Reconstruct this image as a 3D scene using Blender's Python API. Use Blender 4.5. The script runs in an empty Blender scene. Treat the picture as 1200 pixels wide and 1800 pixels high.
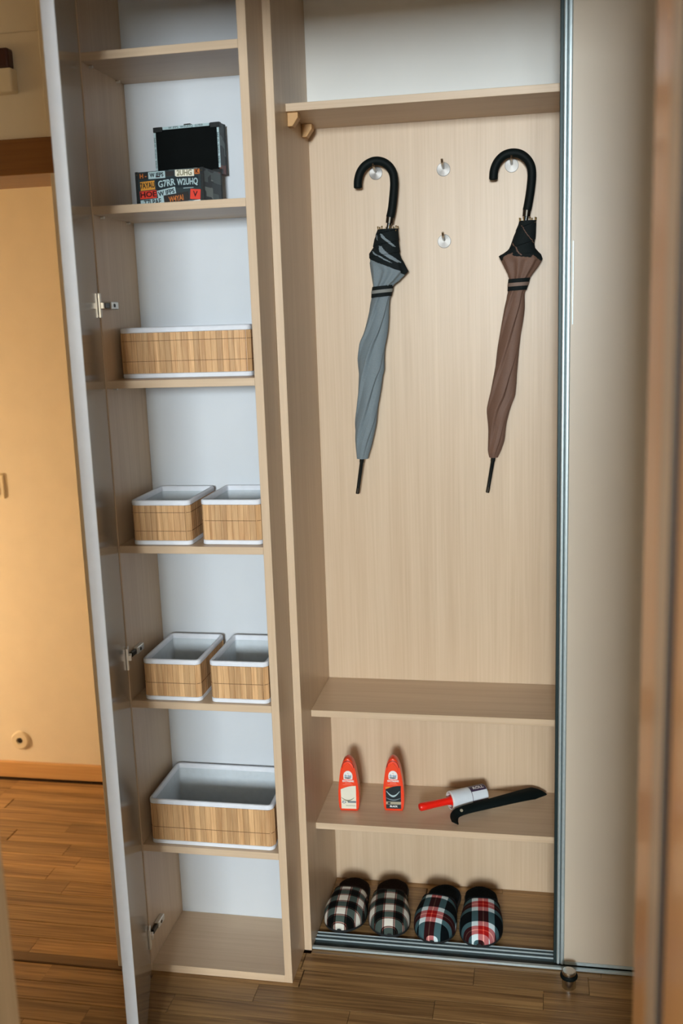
import bpy, bmesh, math, random
from mathutils import Matrix, Vector

scene = bpy.context.scene
col = scene.collection
random.seed(7)

# ------------------------------------------------------------------ camera
cam_data = bpy.data.cameras.new('camera')
cam = bpy.data.objects.new('camera', cam_data)
col.objects.link(cam)
right = Vector((0.98250, 0.18311, -0.03403))
down = Vector((0.00256, -0.19599, -0.98060))
fwd = Vector((-0.18623, 0.96336, -0.19303))
m = Matrix((right, -down, -fwd)).transposed().to_4x4()
m.translation = Vector((0.56588, -2.30582, 1.63950))
cam.matrix_world = m
cam_data.sensor_fit = 'HORIZONTAL'
cam_data.sensor_width = 24.0
cam_data.lens = 24.0 * 1764.95 / 1200.0
cam_data.clip_start = 0.05
cam_data.dof.use_dof = True
cam_data.dof.focus_distance = 2.52
cam_data.dof.aperture_fstop = 2.5
scene.camera = cam

# ------------------------------------------------------------------ world, lights, exposure
world = bpy.data.worlds.new('world')
scene.world = world
world.use_nodes = True
bg = world.node_tree.nodes['Background']
bg.inputs['Color'].default_value = (0.80, 0.90, 1.0, 1)
bg.inputs['Strength'].default_value = 0.03


def area(name, loc, target, sx, sy, power, color):
    l = bpy.data.lights.new(name, 'AREA')
    l.shape = 'RECTANGLE'
    l.size, l.size_y = sx, sy
    l.energy = power
    l.color = color
    o = bpy.data.objects.new(name, l)
    col.objects.link(o)
    o.location = loc
    o.rotation_euler = (Vector(target) - Vector(loc)).to_track_quat('-Z', 'Y').to_euler()
    return o


# daylight from the window of the room behind the photographer
area('window_daylight', (0.64, -7.2, 2.40), (0.3, 0.2, 0.9), 1.05, 1.40, 670, (0.86, 0.955, 1.0))
# warm lamp in the side room on the left
lamp = bpy.data.lights.new('warm_room_lamp', 'POINT')
lamp.energy = 37
lamp.color = (1.0, 0.80, 0.56)
lamp.shadow_soft_size = 0.08
lo = bpy.data.objects.new('warm_room_lamp', lamp)
col.objects.link(lo)
lo.location = (-2.35, 0.10, 0.72)
# warm lamp at the left end of the hall
lamp2 = bpy.data.lights.new('warm_hall_lamp', 'POINT')
lamp2.energy = 6
lamp2.color = (1.0, 0.74, 0.42)
lamp2.shadow_soft_size = 0.08
lo2 = bpy.data.objects.new('warm_hall_lamp', lamp2)
col.objects.link(lo2)
lo2.location = (-1.9, -0.75, 1.9)

scene.view_settings.view_transform = 'Standard'
scene.view_settings.look = 'None'
scene.view_settings.exposure = 0.0
scene.view_settings.gamma = 1.0
scene.view_settings.use_curve_mapping = False


# ------------------------------------------------------------------ materials
def lin(r, g, b):
    f = lambda c: (c / 255 / 12.92) if c / 255 <= 0.04045 else ((c / 255 + 0.055) / 1.055) ** 2.4
    return (f(r), f(g), f(b), 1)


def newmat(name):
    mt = bpy.data.materials.new(name)
    mt.use_nodes = True
    nt = mt.node_tree
    return mt, nt, nt.nodes['Principled BSDF']


def plain(name, rgb, rough=0.5, metal=0.0, spec=0.5, coat=0.0, noise=0.0, nscale=40, bump=0.0):
    mt, nt, b = newmat(name)
    c = lin(*rgb)
    b.inputs['Base Color'].default_value = c
    b.inputs['Roughness'].default_value = rough
    b.inputs['Metallic'].default_value = metal
    b.inputs['Specular IOR Level'].default_value = spec
    b.inputs['Coat Weight'].default_value = coat
    if noise or bump:
        tc = nt.nodes.new('ShaderNodeTexCoord')
        n = nt.nodes.new('ShaderNodeTexNoise')
        n.inputs['Scale'].default_value = nscale
        n.inputs['Detail'].default_value = 4
        nt.links.new(tc.outputs['Object'], n.inputs['Vector'])
        if noise:
            r = nt.nodes.new('ShaderNodeValToRGB')
            r.color_ramp.elements[0].position = 0.3
            r.color_ramp.elements[1].position = 0.7
            r.color_ramp.elements[0].color = tuple(x * (1 - noise) for x in c[:3]) + (1,)
            r.color_ramp.elements[1].color = tuple(min(1, x * (1 + noise)) for x in c[:3]) + (1,)
            nt.links.new(n.outputs['Fac'], r.inputs['Fac'])
            nt.links.new(r.outputs['Color'], b.inputs['Base Color'])
        if bump:
            bp = nt.nodes.new('ShaderNodeBump')
            bp.inputs['Strength'].default_value = bump
            bp.inputs['Distance'].default_value = 0.002
            nt.links.new(n.outputs['Fac'], bp.inputs['Height'])
            nt.links.new(bp.outputs['Normal'], b.inputs['Normal'])
    return mt


def wood(name, light, dark, axis, rough=0.45, fine=170, along=3.0, rnd=0.0, broad=9.0, coat=0.0, contrast=(0.32, 0.68), spec=0.4):
    """procedural wood: streaks that run along one object axis"""
    mt, nt, b = newmat(name)
    N = nt.nodes.new
    L = nt.links.new
    tc = N('ShaderNodeTexCoord')
    vec = tc.outputs['Object']
    if rnd:
        oi = N('ShaderNodeObjectInfo')
        mul = N('ShaderNodeVectorMath')
        mul.operation = 'SCALE'
        mul.inputs[0].default_value = (17.3, 9.1, 13.7)
        L(oi.outputs['Random'], mul.inputs['Scale'])
        add = N('ShaderNodeVectorMath')
        L(vec, add.inputs[0])
        L(mul.outputs[0], add.inputs[1])
        vec = add.outputs[0]
    def mapped(across, lng):
        mp = N('ShaderNodeMapping')
        s = [across] * 3
        s[axis] = lng
        mp.inputs['Scale'].default_value = s
        L(vec, mp.inputs['Vector'])
        return mp.outputs['Vector']
    n1 = N('ShaderNodeTexNoise')
    n1.inputs['Scale'].default_value = 1
    n1.inputs['Detail'].default_value = 3
    L(mapped(fine, along), n1.inputs['Vector'])
    n2 = N('ShaderNodeTexNoise')
    n2.inputs['Scale'].default_value = 1
    n2.inputs['Detail'].default_value = 5
    n2.inputs['Distortion'].default_value = 0.6
    L(mapped(broad * 3, broad * 0.12), n2.inputs['Vector'])
    mx = N('ShaderNodeMix')
    mx.inputs['Factor'].default_value = 0.5
    L(n1.outputs['Fac'], mx.inputs['A'])
    L(n2.outputs['Fac'], mx.inputs['B'])
    ramp = N('ShaderNodeValToRGB')
    ramp.color_ramp.elements[0].position = contrast[0]
    ramp.color_ramp.elements[1].position = contrast[1]
    ramp.color_ramp.elements[0].color = lin(*dark)
    ramp.color_ramp.elements[1].color = lin(*light)
    L(mx.outputs['Result'], ramp.inputs['Fac'])
    out = ramp.outputs['Color']
    if rnd:
        hv = N('ShaderNodeHueSaturation')
        mr = N('ShaderNodeMapRange')
        mr.inputs['To Min'].default_value = 1 - rnd
        mr.inputs['To Max'].default_value = 1 + rnd
        L(oi.outputs['Random'], mr.inputs['Value'])
        L(mr.outputs['Result'], hv.inputs['Value'])
        L(out, hv.inputs['Color'])
        out = hv.outputs['Color']
    L(out, b.inputs['Base Color'])
    b.inputs['Roughness'].default_value = rough
    b.inputs['Specular IOR Level'].default_value = spec
    b.inputs['Coat Weight'].default_value = coat
    b.inputs['Coat Roughness'].default_value = 0.12
    bp = N('ShaderNodeBump')
    bp.inputs['Strength'].default_value = 0.12
    bp.inputs['Distance'].default_value = 0.001
    L(n1.outputs['Fac'], bp.inputs['Height'])
    L(bp.outputs['Normal'], b.inputs['Normal'])
    return mt


def stripes_ramp(nt, socket, period, offset, bands):
    """bands: list of (position 0..1, colour) held constant; returns the colour socket"""
    N = nt.nodes.new
    dv = N('ShaderNodeMath')
    dv.operation = 'MULTIPLY_ADD'
    dv.inputs[1].default_value = 1.0 / period
    dv.inputs[2].default_value = offset
    nt.links.new(socket, dv.inputs[0])
    fr = N('ShaderNodeMath')
    fr.operation = 'FRACT'
    nt.links.new(dv.outputs[0], fr.inputs[0])
    r = N('ShaderNodeValToRGB')
    r.color_ramp.interpolation = 'CONSTANT'
    els = r.color_ramp.elements
    while len(els) > 1:
        els.remove(els[-1])
    els[0].position = bands[0][0]
    els[0].color = bands[0][1]
    for p, c in bands[1:]:
        e = els.new(p)
        e.color = c
    nt.links.new(fr.outputs[0], r.inputs['Fac'])
    return r.outputs['Color']


def plaid(name, period, bands):
    mt, nt, b = newmat(name)
    N = nt.nodes.new
    L = nt.links.new
    uv = N('ShaderNodeUVMap')
    sx = N('ShaderNodeSeparateXYZ')
    L(uv.outputs['UV'], sx.inputs[0])
    a = stripes_ramp(nt, sx.outputs['X'], period, 0.5, bands)
    c = stripes_ramp(nt, sx.outputs['Y'], period, 0.5, bands)
    add = N('ShaderNodeVectorMath')
    L(a, add.inputs[0])
    L(c, add.inputs[1])
    sq = N('ShaderNodeVectorMath')
    sq.operation = 'MULTIPLY'
    L(add.outputs[0], sq.inputs[0])
    L(add.outputs[0], sq.inputs[1])
    cu = N('ShaderNodeVectorMath')
    cu.operation = 'MULTIPLY'
    L(sq.outputs[0], cu.inputs[0])
    L(sq.outputs[0], cu.inputs[1])
    L(cu.outputs[0], b.inputs['Base Color'])
    b.inputs['Roughness'].default_value = 0.95
    b.inputs['Specular IOR Level'].default_value = 0.15
    n = N('ShaderNodeTexNoise')
    n.inputs['Scale'].default_value = 900
    tc = N('ShaderNodeTexCoord')
    L(tc.outputs['Object'], n.inputs['Vector'])
    bp = N('ShaderNodeBump')
    bp.inputs['Strength'].default_value = 0.5
    bp.inputs['Distance'].default_value = 0.001
    L(n.outputs['Fac'], bp.inputs['Height'])
    L(bp.outputs['Normal'], b.inputs['Normal'])
    return mt


def brushed_disc(name):
    mt, nt, b = newmat(name)
    b.inputs['Base Color'].default_value = (0.29, 0.275, 0.26, 1)
    b.inputs['Metallic'].default_value = 1
    b.inputs['Roughness'].default_value = 0.50
    b.inputs['Anisotropic'].default_value = 0.9
    b.inputs['Anisotropic Rotation'].default_value = 0.25
    t = nt.nodes.new('ShaderNodeTangent')
    t.direction_type = 'RADIAL'
    t.axis = 'Z'
    nt.links.new(t.outputs['Tangent'], b.inputs['Tangent'])
    return mt


OAK_L, OAK_D = (214, 190, 162), (197, 170, 140)
M = {
    'oak_z': wood('oak_laminate_upright', OAK_L, OAK_D, 2, 0.38, contrast=(0.3, 0.7)),
    'oak_x': wood('oak_laminate_shelf', OAK_L, OAK_D, 0, 0.38, contrast=(0.3, 0.7)),
    'block': wood('oak_block', (205, 160, 105), (190, 145, 92), 2, 0.5),
    'plank': wood('oak_floor_plank', (176, 138, 90), (110, 78, 46), 0, 0.36, fine=150, along=5, rnd=0.18, broad=9, contrast=(0.36, 0.62)),
    'threshold': wood('threshold_wood', (120, 88, 55), (92, 64, 38), 0, 0.4),
    'trimwood': wood('trim_wood', (222, 176, 118), (200, 150, 94), 0, 0.3, coat=0.2),
    'casing': wood('casing_wood', (150, 100, 52), (125, 80, 40), 0, 0.35),
    'jamb': wood('jamb_wood', (222, 168, 110), (202, 146, 92), 2, 0.34, coat=0.15, spec=0.45),
    'stop': plain('jamb_stop_paint', (186, 162, 138), 0.4, noise=0.05, nscale=8),
    'floorbase': plain('floor_base', (70, 48, 30), 0.7, noise=0.1),
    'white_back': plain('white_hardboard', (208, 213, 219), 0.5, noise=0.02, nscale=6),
    'white_upper': plain('white_painted_board', (244, 244, 240), 0.6, noise=0.02, nscale=6),
    'jamb_pale': wood('pale_jamb_wood', (200, 172, 134), (172, 142, 106), 2, 0.4),
    'peach': plain('peach_wall_paint', (240, 226, 200), 0.8, noise=0.02, nscale=14, bump=0.05),
    'room_wall': plain('warm_room_wall_paint', (222, 214, 202), 0.8, noise=0.02, nscale=10),
    'white_wall': plain('white_wall_paint', (225, 222, 214), 0.85, noise=0.02, nscale=14, bump=0.05),
    'ceil': plain('ceiling_paint', (210, 196, 170), 0.9, noise=0.02),
    'ivory': plain('ivory_plastic', (238, 222, 190), 0.4, noise=0.02),
    'maroon': plain('dark_maroon_plastic', (62, 26, 30), 0.3, noise=0.05),
    'dark': plain('dark_hole', (30, 24, 20), 0.6, noise=0.1),
    'alu': plain('brushed_aluminium', (196, 210, 214), 0.42, metal=0.55, noise=0.04, nscale=120),
    'alu_dark': plain('dark_aluminium_groove', (38, 54, 56), 0.45, metal=0.4, noise=0.05),
    'glass': plain('beige_lacquered_glass', (212, 198, 180), 0.36, spec=0.35, noise=0.02, nscale=3),
    'door_in': plain('beige_gloss_laminate', (166, 156, 143), 0.14, spec=0.6, noise=0.02, nscale=5),
    'door_edge': plain('white_edge_band', (222, 226, 234), 0.4, noise=0.02),
    'steel': plain('polished_steel', (190, 186, 180), 0.22, metal=1.0, noise=0.05),
    'steel_dark': plain('dark_steel', (70, 66, 60), 0.35, metal=1.0, noise=0.05),
    'nickel': plain('nickel_plate', (225, 222, 214), 0.35, metal=0.6, noise=0.03),
    'hinge_white': plain('pale_hinge_metal', (246, 242, 234), 0.3, metal=0.8, noise=0.03),
    'brushed': brushed_disc('radial_brushed_steel'),
    'brass': plain('brass', (120, 96, 56), 0.4, metal=1.0, noise=0.05),
    'black': plain('black_rubberised_plastic', (12, 20, 20), 0.6, spec=0.12, noise=0.1),
    'black_gloss': plain('black_gloss_plastic', (18, 24, 24), 0.25, noise=0.1),
    'black_cloth': plain('black_cloth', (18, 25, 26), 0.8, spec=0.2, noise=0.15, nscale=300, bump=0.2),
    'grey_cloth': plain('blue_grey_cloth', (116, 128, 134), 0.62, spec=0.3, noise=0.07, nscale=400, bump=0.1),
    'brown_cloth': plain('brown_cloth', (112, 84, 70), 0.62, spec=0.3, noise=0.07, nscale=400, bump=0.1),
    'grey_trim': plain('grey_ribbon', (128, 130, 126), 0.7, noise=0.05),
    'brown_trim': plain('brown_grey_ribbon', (124, 104, 92), 0.7, noise=0.05),
    'cloth_white': plain('white_basket_cloth', (226, 230, 238), 0.9, spec=0.2, noise=0.03, nscale=60, bump=0.15),
    'cloth_in': plain('pale_grey_basket_lining', (200, 208, 214), 0.9, spec=0.2, noise=0.04, nscale=60, bump=0.15),
    'thread': plain('brown_thread', (104, 70, 40), 0.8, noise=0.1),
    'slat': wood('bamboo_slat', (224, 184, 136), (180, 134, 90), 2, 0.42, fine=260, along=14, rnd=0.17, broad=24),
    'red': plain('orange_red_plastic', (238, 66, 30), 0.28, spec=0.5, noise=0.02),
    'red_cap': plain('orange_red_cap_plastic', (240, 74, 38), 0.3, noise=0.02),
    'red2': plain('red_plastic', (236, 30, 14), 0.35, noise=0.02),
    'pink': plain('salmon_print', (248, 130, 110), 0.5, noise=0.02),
    'white_print': plain('white_print', (236, 234, 232), 0.5, noise=0.02),
    'cream_print': plain('cream_print', (230, 226, 208), 0.5, noise=0.02),
    'grey_print': plain('grey_print', (110, 124, 132), 0.5, noise=0.05),
    'beige_print': plain('beige_print', (168, 162, 140), 0.5, noise=0.05),
    'olive_print': plain('olive_print', (120, 116, 84), 0.5, noise=0.05),
    'navy_print': plain('navy_print', (20, 34, 40), 0.4, noise=0.05),
    'blue_print': plain('blue_print', (60, 120, 160), 0.5, noise=0.05),
    'yellow_print': plain('yellow_print', (216, 150, 50), 0.5, noise=0.05),
    'red_print': plain('red_print', (222, 60, 40), 0.5, noise=0.05),
    'orange_print': plain('orange_print', (198, 110, 40), 0.5, noise=0.05),
    'paleb_print': plain('pale_blue_print', (176, 200, 204), 0.5, noise=0.04),
    'teal_print': plain('teal_black_print', (26, 44, 48), 0.5, noise=0.1),
    'purple': plain('dark_purple_print', (62, 46, 74), 0.4, noise=0.05),
    'paper': plain('white_sticky_paper', (214, 222, 230), 0.7, noise=0.03),
    'chest_black': plain('black_leatherette', (22, 26, 26), 0.5, noise=0.2, nscale=200, bump=0.3),
    'chest_lining': plain('black_velvet_lining', (12, 15, 15), 0.9, spec=0.1, noise=0.1),
    'sole': plain('dark_rubber_sole', (22, 24, 25), 0.8, noise=0.1, bump=0.2),
    'insole_brown': plain('dark_brown_fleece', (34, 25, 22), 1.0, spec=0.1, noise=0.25, nscale=260, bump=0.6),
    'insole_navy': plain('navy_black_fleece', (18, 25, 30), 1.0, spec=0.1, noise=0.25, nscale=260, bump=0.6),
}


def patchwork(name):
    """side of the trunk: dim print of overlapping plates"""
    mt, nt, b = newmat(name)
    N = nt.nodes.new
    L = nt.links.new
    tc = N('ShaderNodeTexCoord')
    mp = N('ShaderNodeMapping')
    mp.inputs['Scale'].default_value = (22, 22, 42)
    L(tc.outputs['Object'], mp.inputs['Vector'])
    v = N('ShaderNodeTexVoronoi')
    v.distance = 'CHEBYCHEV'
    v.inputs['Scale'].default_value = 1.0
    L(mp.outputs['Vector'], v.inputs['Vector'])
    sx = N('ShaderNodeSeparateXYZ')
    L(v.outputs['Color'], sx.inputs[0])
    r = N('ShaderNodeValToRGB')
    r.color_ramp.interpolation = 'CONSTANT'
    cs = [(0, lin(26, 34, 36)), (0.3, lin(88, 100, 100)), (0.45, lin(40, 52, 54)), (0.62, lin(110, 60, 52)), (0.72, lin(30, 38, 40)), (0.86, lin(140, 150, 146))]
    els = r.color_ramp.elements
    els[0].color = cs[0][1]
    els.remove(els[1])
    for p, c in cs[1:]:
        e = els.new(p)
        e.color = c
    L(sx.outputs['X'], r.inputs['Fac'])
    L(r.outputs['Color'], b.inputs['Base Color'])
    b.inputs['Roughness'].default_value = 0.45
    return mt


M['patch'] = patchwork('plate_patchwork_print')
W_, K_ = (0.462, 0.458, 0.445, 1), (0.04, 0.085, 0.08, 1)
LD, LP = (0.16, 0.09, 0.08, 1), (0.36, 0.27, 0.25, 1)
M['plaid_bw'] = plaid('black_white_plaid', 0.054, [(0, K_), (0.38, LP), (0.41, LD), (0.47, W_), (0.91, LD), (0.96, LP)])
G_, NV, RD, RB = (0.455, 0.475, 0.48, 1), (0.03, 0.11, 0.125, 1), (0.385, 0.15, 0.15, 1), (0.50, 0.33, 0.29, 1)
M['plaid_red'] = plaid('navy_red_plaid', 0.104, [(0, NV), (0.21, G_), (0.37, RD), (0.485, RB), (0.515, RD), (0.63, G_), (0.79, NV)])


# ------------------------------------------------------------------ object helpers
def tag(o, label=None, cat=None, group=None, kind=None):
    if label: o['label'] = label
    if cat: o['category'] = cat
    if group: o['group'] = group
    if kind: o['kind'] = kind
    return o


def empty(name, loc, label, cat, group=None, rz=0.0):
    o = bpy.data.objects.new(name, None)
    o.empty_display_size = 0.05
    col.objects.link(o)
    o.location = loc
    o.rotation_euler = (0, 0, rz)
    return tag(o, label, cat, group)


def link(name, me, mat, parent=None, loc=(0, 0, 0), rot=(0, 0, 0)):
    o = bpy.data.objects.new(name, me)
    col.objects.link(o)
    if mat is not None and len(me.materials) == 0:
        me.materials.append(mat)
    if parent is not None:
        o.parent = parent
    o.location = loc
    o.rotation_euler = rot
    return o


def bm_obj(name, bm, mat, parent=None, loc=(0, 0, 0), rot=(0, 0, 0), smooth=False, angle=None):
    bmesh.ops.recalc_face_normals(bm, faces=bm.faces)
    me = bpy.data.meshes.new(name)
    bm.to_mesh(me)
    bm.free()
    if smooth:
        for p in me.polygons:
            p.use_smooth = True
        if angle:
            me.set_sharp_from_angle(angle=angle)
    return link(name, me, mat, parent, loc, rot)


def add_box(bm, lo, hi, bevel=0.0, seg=1):
    vs = [bm.verts.new((x, y, z)) for x in (lo[0], hi[0]) for y in (lo[1], hi[1]) for z in (lo[2], hi[2])]
    fs = []
    for q in ((0, 1, 3, 2), (4, 6, 7, 5), (0, 4, 5, 1), (2, 3, 7, 6), (0, 2, 6, 4), (1, 5, 7, 3)):
        fs.append(bm.faces.new([vs[i] for i in q]))
    if bevel:
        es = set(e for f in fs for e in f.edges)
        bmesh.ops.bevel(bm, geom=list(es), offset=bevel, segments=seg, affect='EDGES', profile=0.5)


def box(name, lo, hi, mat, parent=None, bevel=0.0, seg=1, base=(0, 0, 0)):
    """lo/hi in world metres; base = the parent's world location"""
    bm = bmesh.new()
    b = Vector(base)
    add_box(bm, Vector(lo) - b, Vector(hi) - b, bevel, seg)
    return bm_obj(name, bm, mat, parent)


def add_rev(bm, prof, n=32, axis='z', cap=True):
    """surface of revolution; prof = [(r, h)...]"""
    rings = []
    for r, h in prof:
        ring = []
        for i in range(n):
            a = 2 * math.pi * i / n
            p = (r * math.cos(a), r * math.sin(a), h)
            if axis == 'x': p = (h, p[0], p[1])
            if axis == 'y': p = (p[0], h, p[1])
            ring.append(bm.verts.new(p))
        rings.append(ring)
    for a, b in zip(rings, rings[1:]):
        for i in range(n):
            j = (i + 1) % n
            bm.faces.new((a[i], a[j], b[j], b[i]))
    if cap:
        bm.faces.new(rings[0][::-1])
        bm.faces.new(rings[-1])


def rev(name, prof, mat, parent=None, n=32, axis='z', loc=(0, 0, 0), rot=(0, 0, 0), cap=True, angle=0.6):
    bm = bmesh.new()
    add_rev(bm, prof, n, axis, cap)
    return bm_obj(name, bm, mat, parent, loc, rot, smooth=True, angle=angle)


def catmull(pts, sub):
    out = []
    P = [Vector(p) for p in pts]
    for i in range(len(P) - 1):
        p0, p1, p2, p3 = P[max(i - 1, 0)], P[i], P[i + 1], P[min(i + 2, len(P) - 1)]
        for k in range(sub):
            t = k / sub
            out.append(0.5 * ((2 * p1) + (p2 - p0) * t + (2 * p0 - 5 * p1 + 4 * p2 - p3) * t * t + (3 * p1 - p0 - 3 * p2 + p3) * t ** 3))
    out.append(P[-1])
    return out


def add_tube(bm, pts, radii, n=16, up=Vector((0, 1, 0))):
    rings = []
    for i, p in enumerate(pts):
        t = (pts[min(i + 1, len(pts) - 1)] - pts[max(i - 1, 0)]).normalized()
        s = t.cross(up).normalized()
        u = s.cross(t).normalized()
        r = radii[i] if hasattr(radii, '__len__') else radii
        rings.append([bm.verts.new(p + r * (math.cos(2 * math.pi * k / n) * s + math.sin(2 * math.pi * k / n) * u)) for k in range(n)])
    for a, b in zip(rings, rings[1:]):
        for k in range(n):
            j = (k + 1) % n
            bm.faces.new((a[k], a[j], b[j], b[k]))
    bm.faces.new(rings[0][::-1])
    bm.faces.new(rings[-1])


def prism(name, outline, y0, y1, mat, parent=None, bevel=0.0, seg=2, smooth=False, loc=(0, 0, 0), rot=(0, 0, 0)):
    """outline in x,z pushed from y0 to y1"""
    bm = bmesh.new()
    a = [bm.verts.new((x, y0, z)) for x, z in outline]
    b = [bm.verts.new((x, y1, z)) for x, z in outline]
    fa = bm.faces.new(a)
    fb = bm.faces.new(b[::-1])
    n = len(a)
    for i in range(n):
        j = (i + 1) % n
        bm.faces.new((a[i], b[i], b[j], a[j]))
    if bevel:
        es = list(fa.edges) + list(fb.edges)
        bmesh.ops.bevel(bm, geom=es, offset=bevel, segments=seg, affect='EDGES', profile=0.5)
    return bm_obj(name, bm, mat, parent, loc, rot, smooth=smooth, angle=0.7 if smooth else None)


def lettering(body, size, loc, mat, parent, rot=(math.pi / 2, 0, 0), align='CENTER', sx=1.0, bold=0.0, name='lettering'):
    cu = bpy.data.curves.new('lettering', 'FONT')
    cu.body = body
    cu.size = size
    cu.align_x = align
    cu.align_y = 'CENTER'
    cu.extrude = 0.0002
    cu.offset = bold
    cu.resolution_u = 3
    tmp = bpy.data.objects.new('tmp_text', cu)
    col.objects.link(tmp)
    dg = bpy.context.evaluated_depsgraph_get()
    me = bpy.data.meshes.new_from_object(tmp.evaluated_get(dg))
    bpy.data.objects.remove(tmp)
    me.materials.clear()
    me.transform(Matrix.Diagonal((sx, 1, 1, 1)))
    me.name = 'lettering'
    return link(name, me, mat, parent, loc, rot)


# ------------------------------------------------------------------ measures of the place (metres)
T = 0.0193            # board thickness
D = 0.351             # back of the wardrobe
A = 0.1367            # how far the tall cabinet stands forward
BL = 0.098            # back of the tall cabinet
XL = -0.3897          # inner left face of the tall cabinet
X1 = -0.0198          # outer right face of the tall cabinet
SS = 0.106            # set-back of the wardrobe shelves
TOP = 2.56
ST = 0.0176           # shelf thickness
ZL = [2.2103, 1.8919, 1.5081, 1.1217, 0.7353, 0.3538]
FAR = 0.872
CEIL = 2.62
JX, JY = 0.6965, -1.10    # right door jamb, hall side
LX = -0.18                # left door jamb


# ------------------------------------------------------------------ setting
floor = box('floor', (-2.7, -7.5, -0.03), (2.6, 1.0, -0.010), M['floorbase'])
tag(floor, kind='structure')
ceil = box('ceiling', (-2.7, -7.5, CEIL), (2.6, 1.0, CEIL + 0.05), M['ceil'])
tag(ceil, kind='structure')

# oak strips of the floor, laid across the view
PW = 0.068
plank_meshes = {}
def plank_mesh(L):
    k = round(L, 2)
    if k not in plank_meshes:
        bm = bmesh.new()
        g, c = 0.0004, 0.0007
        x, y = k / 2 - g, PW / 2 - g
        lo_ = [bm.verts.new(p) for p in ((-x, -y, -0.010), (x, -y, -0.010), (x, y, -0.010), (-x, y, -0.010))]
        mid = [bm.verts.new(p) for p in ((-x, -y, -c), (x, -y, -c), (x, y, -c), (-x, y, -c))]
        tp = [bm.verts.new(p) for p in ((-x + c, -y + c, 0), (x - c, -y + c, 0), (x - c, y - c, 0), (-x + c, y - c, 0))]
        bm.faces.new(tp)
        bm.faces.new(lo_[::-1])
        for r0, r1 in ((lo_, mid), (mid, tp)):
            for i in range(4):
                j = (i + 1) % 4
                bm.faces.new((r0[i], r0[j], r1[j], r1[i]))
        bmesh.ops.recalc_face_normals(bm, faces=bm.faces)
        me = bpy.data.meshes.new('plank')
        bm.to_mesh(me)
        bm.free()
        me.materials.append(M['plank'])
        plank_meshes[k] = me
    return plank_meshes[k]

def lay(y0, y1, x0, x1, clip=None):
    y = y0
    while y + PW <= y1 + 0.0001:
        x = x0 - random.uniform(0, 0.4)
        while x < x1:
            L = random.choice((0.28, 0.36, 0.44, 0.52, 0.60))
            xa, xb = max(x, x0), min(x + L, x1)
            L2 = round(xb - xa, 2)
            if L2 > 0.03:
                link('plank', plank_mesh(L2), None, floor, (xa + L2 / 2, y + PW / 2, 0.0))
            x += L
        y += PW

lay(-0.112 + 0.0, -0.112 + 14 * PW + 0.001, -1.5, -0.43)       # side room beyond the threshold
lay(-0.148 - 5 * PW, -0.148 + 0.001, -0.95, 0.95)               # hall
lay(-0.148, -0.148 + 2 * PW + 0.001, -0.42, 0.95)
lay(-0.148 + 2 * PW, 0.40, 0.0, 0.95)                          # inside the wardrobe

thr = box('trim_1', (-1.0, -0.148, -0.012), (-0.43, -0.112, 0.004), M['threshold'], bevel=0.002)
tag(thr, kind='structure')

# walls
wb = empty('wall_back', (-0.6, -0.125, 2.0), None, None)
wb['kind'] = 'structure'
box('wall_panel', (-2.6, -0.125, 2.044), (-0.43, 0.06, CEIL), M['peach'], wb, base=wb.location)
box('wall_panel', (-2.6, -0.125, 0), (-1.45, 0.06, 2.044), M['peach'], wb, base=wb.location)
box('wall_panel', (-0.43, -0.10, 0), (-0.411, FAR, CEIL), M['peach'], wb, base=wb.location)
tr = box('trim_2', (-1.5, -0.140, 1.968), (-0.45, 0.066, 2.044), M['casing'], bevel=0.002)
tag(tr, kind='structure')
tr = box('trim_3', (-1.45, -0.138, 0), (-1.38, 0.066, 1.968), M['casing'], bevel=0.002)
tag(tr, kind='structure')
tr = box('trim_4', (-1.5, -0.133, 2.265), (-0.43, -0.125, CEIL - 0.01), M['peach'], bevel=0.002)
tag(tr, kind='structure')
tr = box('trim_5', (-0.484, -0.136, 0), (-0.430, -0.10, CEIL - 0.01), M['peach'], bevel=0.002)
tag(tr, kind='structure')
w = box('wall_far', (-2.6, FAR, 0), (0.0, FAR + 0.1, CEIL), M['peach']); tag(w, kind='structure')
w = box('wall_left', (-2.7, -1.5, 0), (-2.6, 1.0, CEIL), M['peach']); tag(w, kind='structure')
w = box('wall_right', (1.45, -1.1, 0), (1.55, 0.5, CEIL), M['white_wall']); tag(w, kind='structure')
b_ = box('baseboard_far', (-2.6, FAR - 0.014, 0), (-0.43, FAR, 0.063), M['trimwood'], bevel=0.003); tag(b_, kind='structure')

# the room behind the photographer
w = box('wall_room_left', (-1.75, -7.5, 0), (-1.65, -1.46, CEIL), M['room_wall']); tag(w, kind='structure')
w = box('wall_room_right', (2.4, -7.5, 0), (2.5, -1.46, CEIL), M['room_wall']); tag(w, kind='structure')
w = box('wall_room_back', (-1.75, -7.6, 0), (2.5, -7.5, CEIL), M['room_wall']); tag(w, kind='structure')
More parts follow.
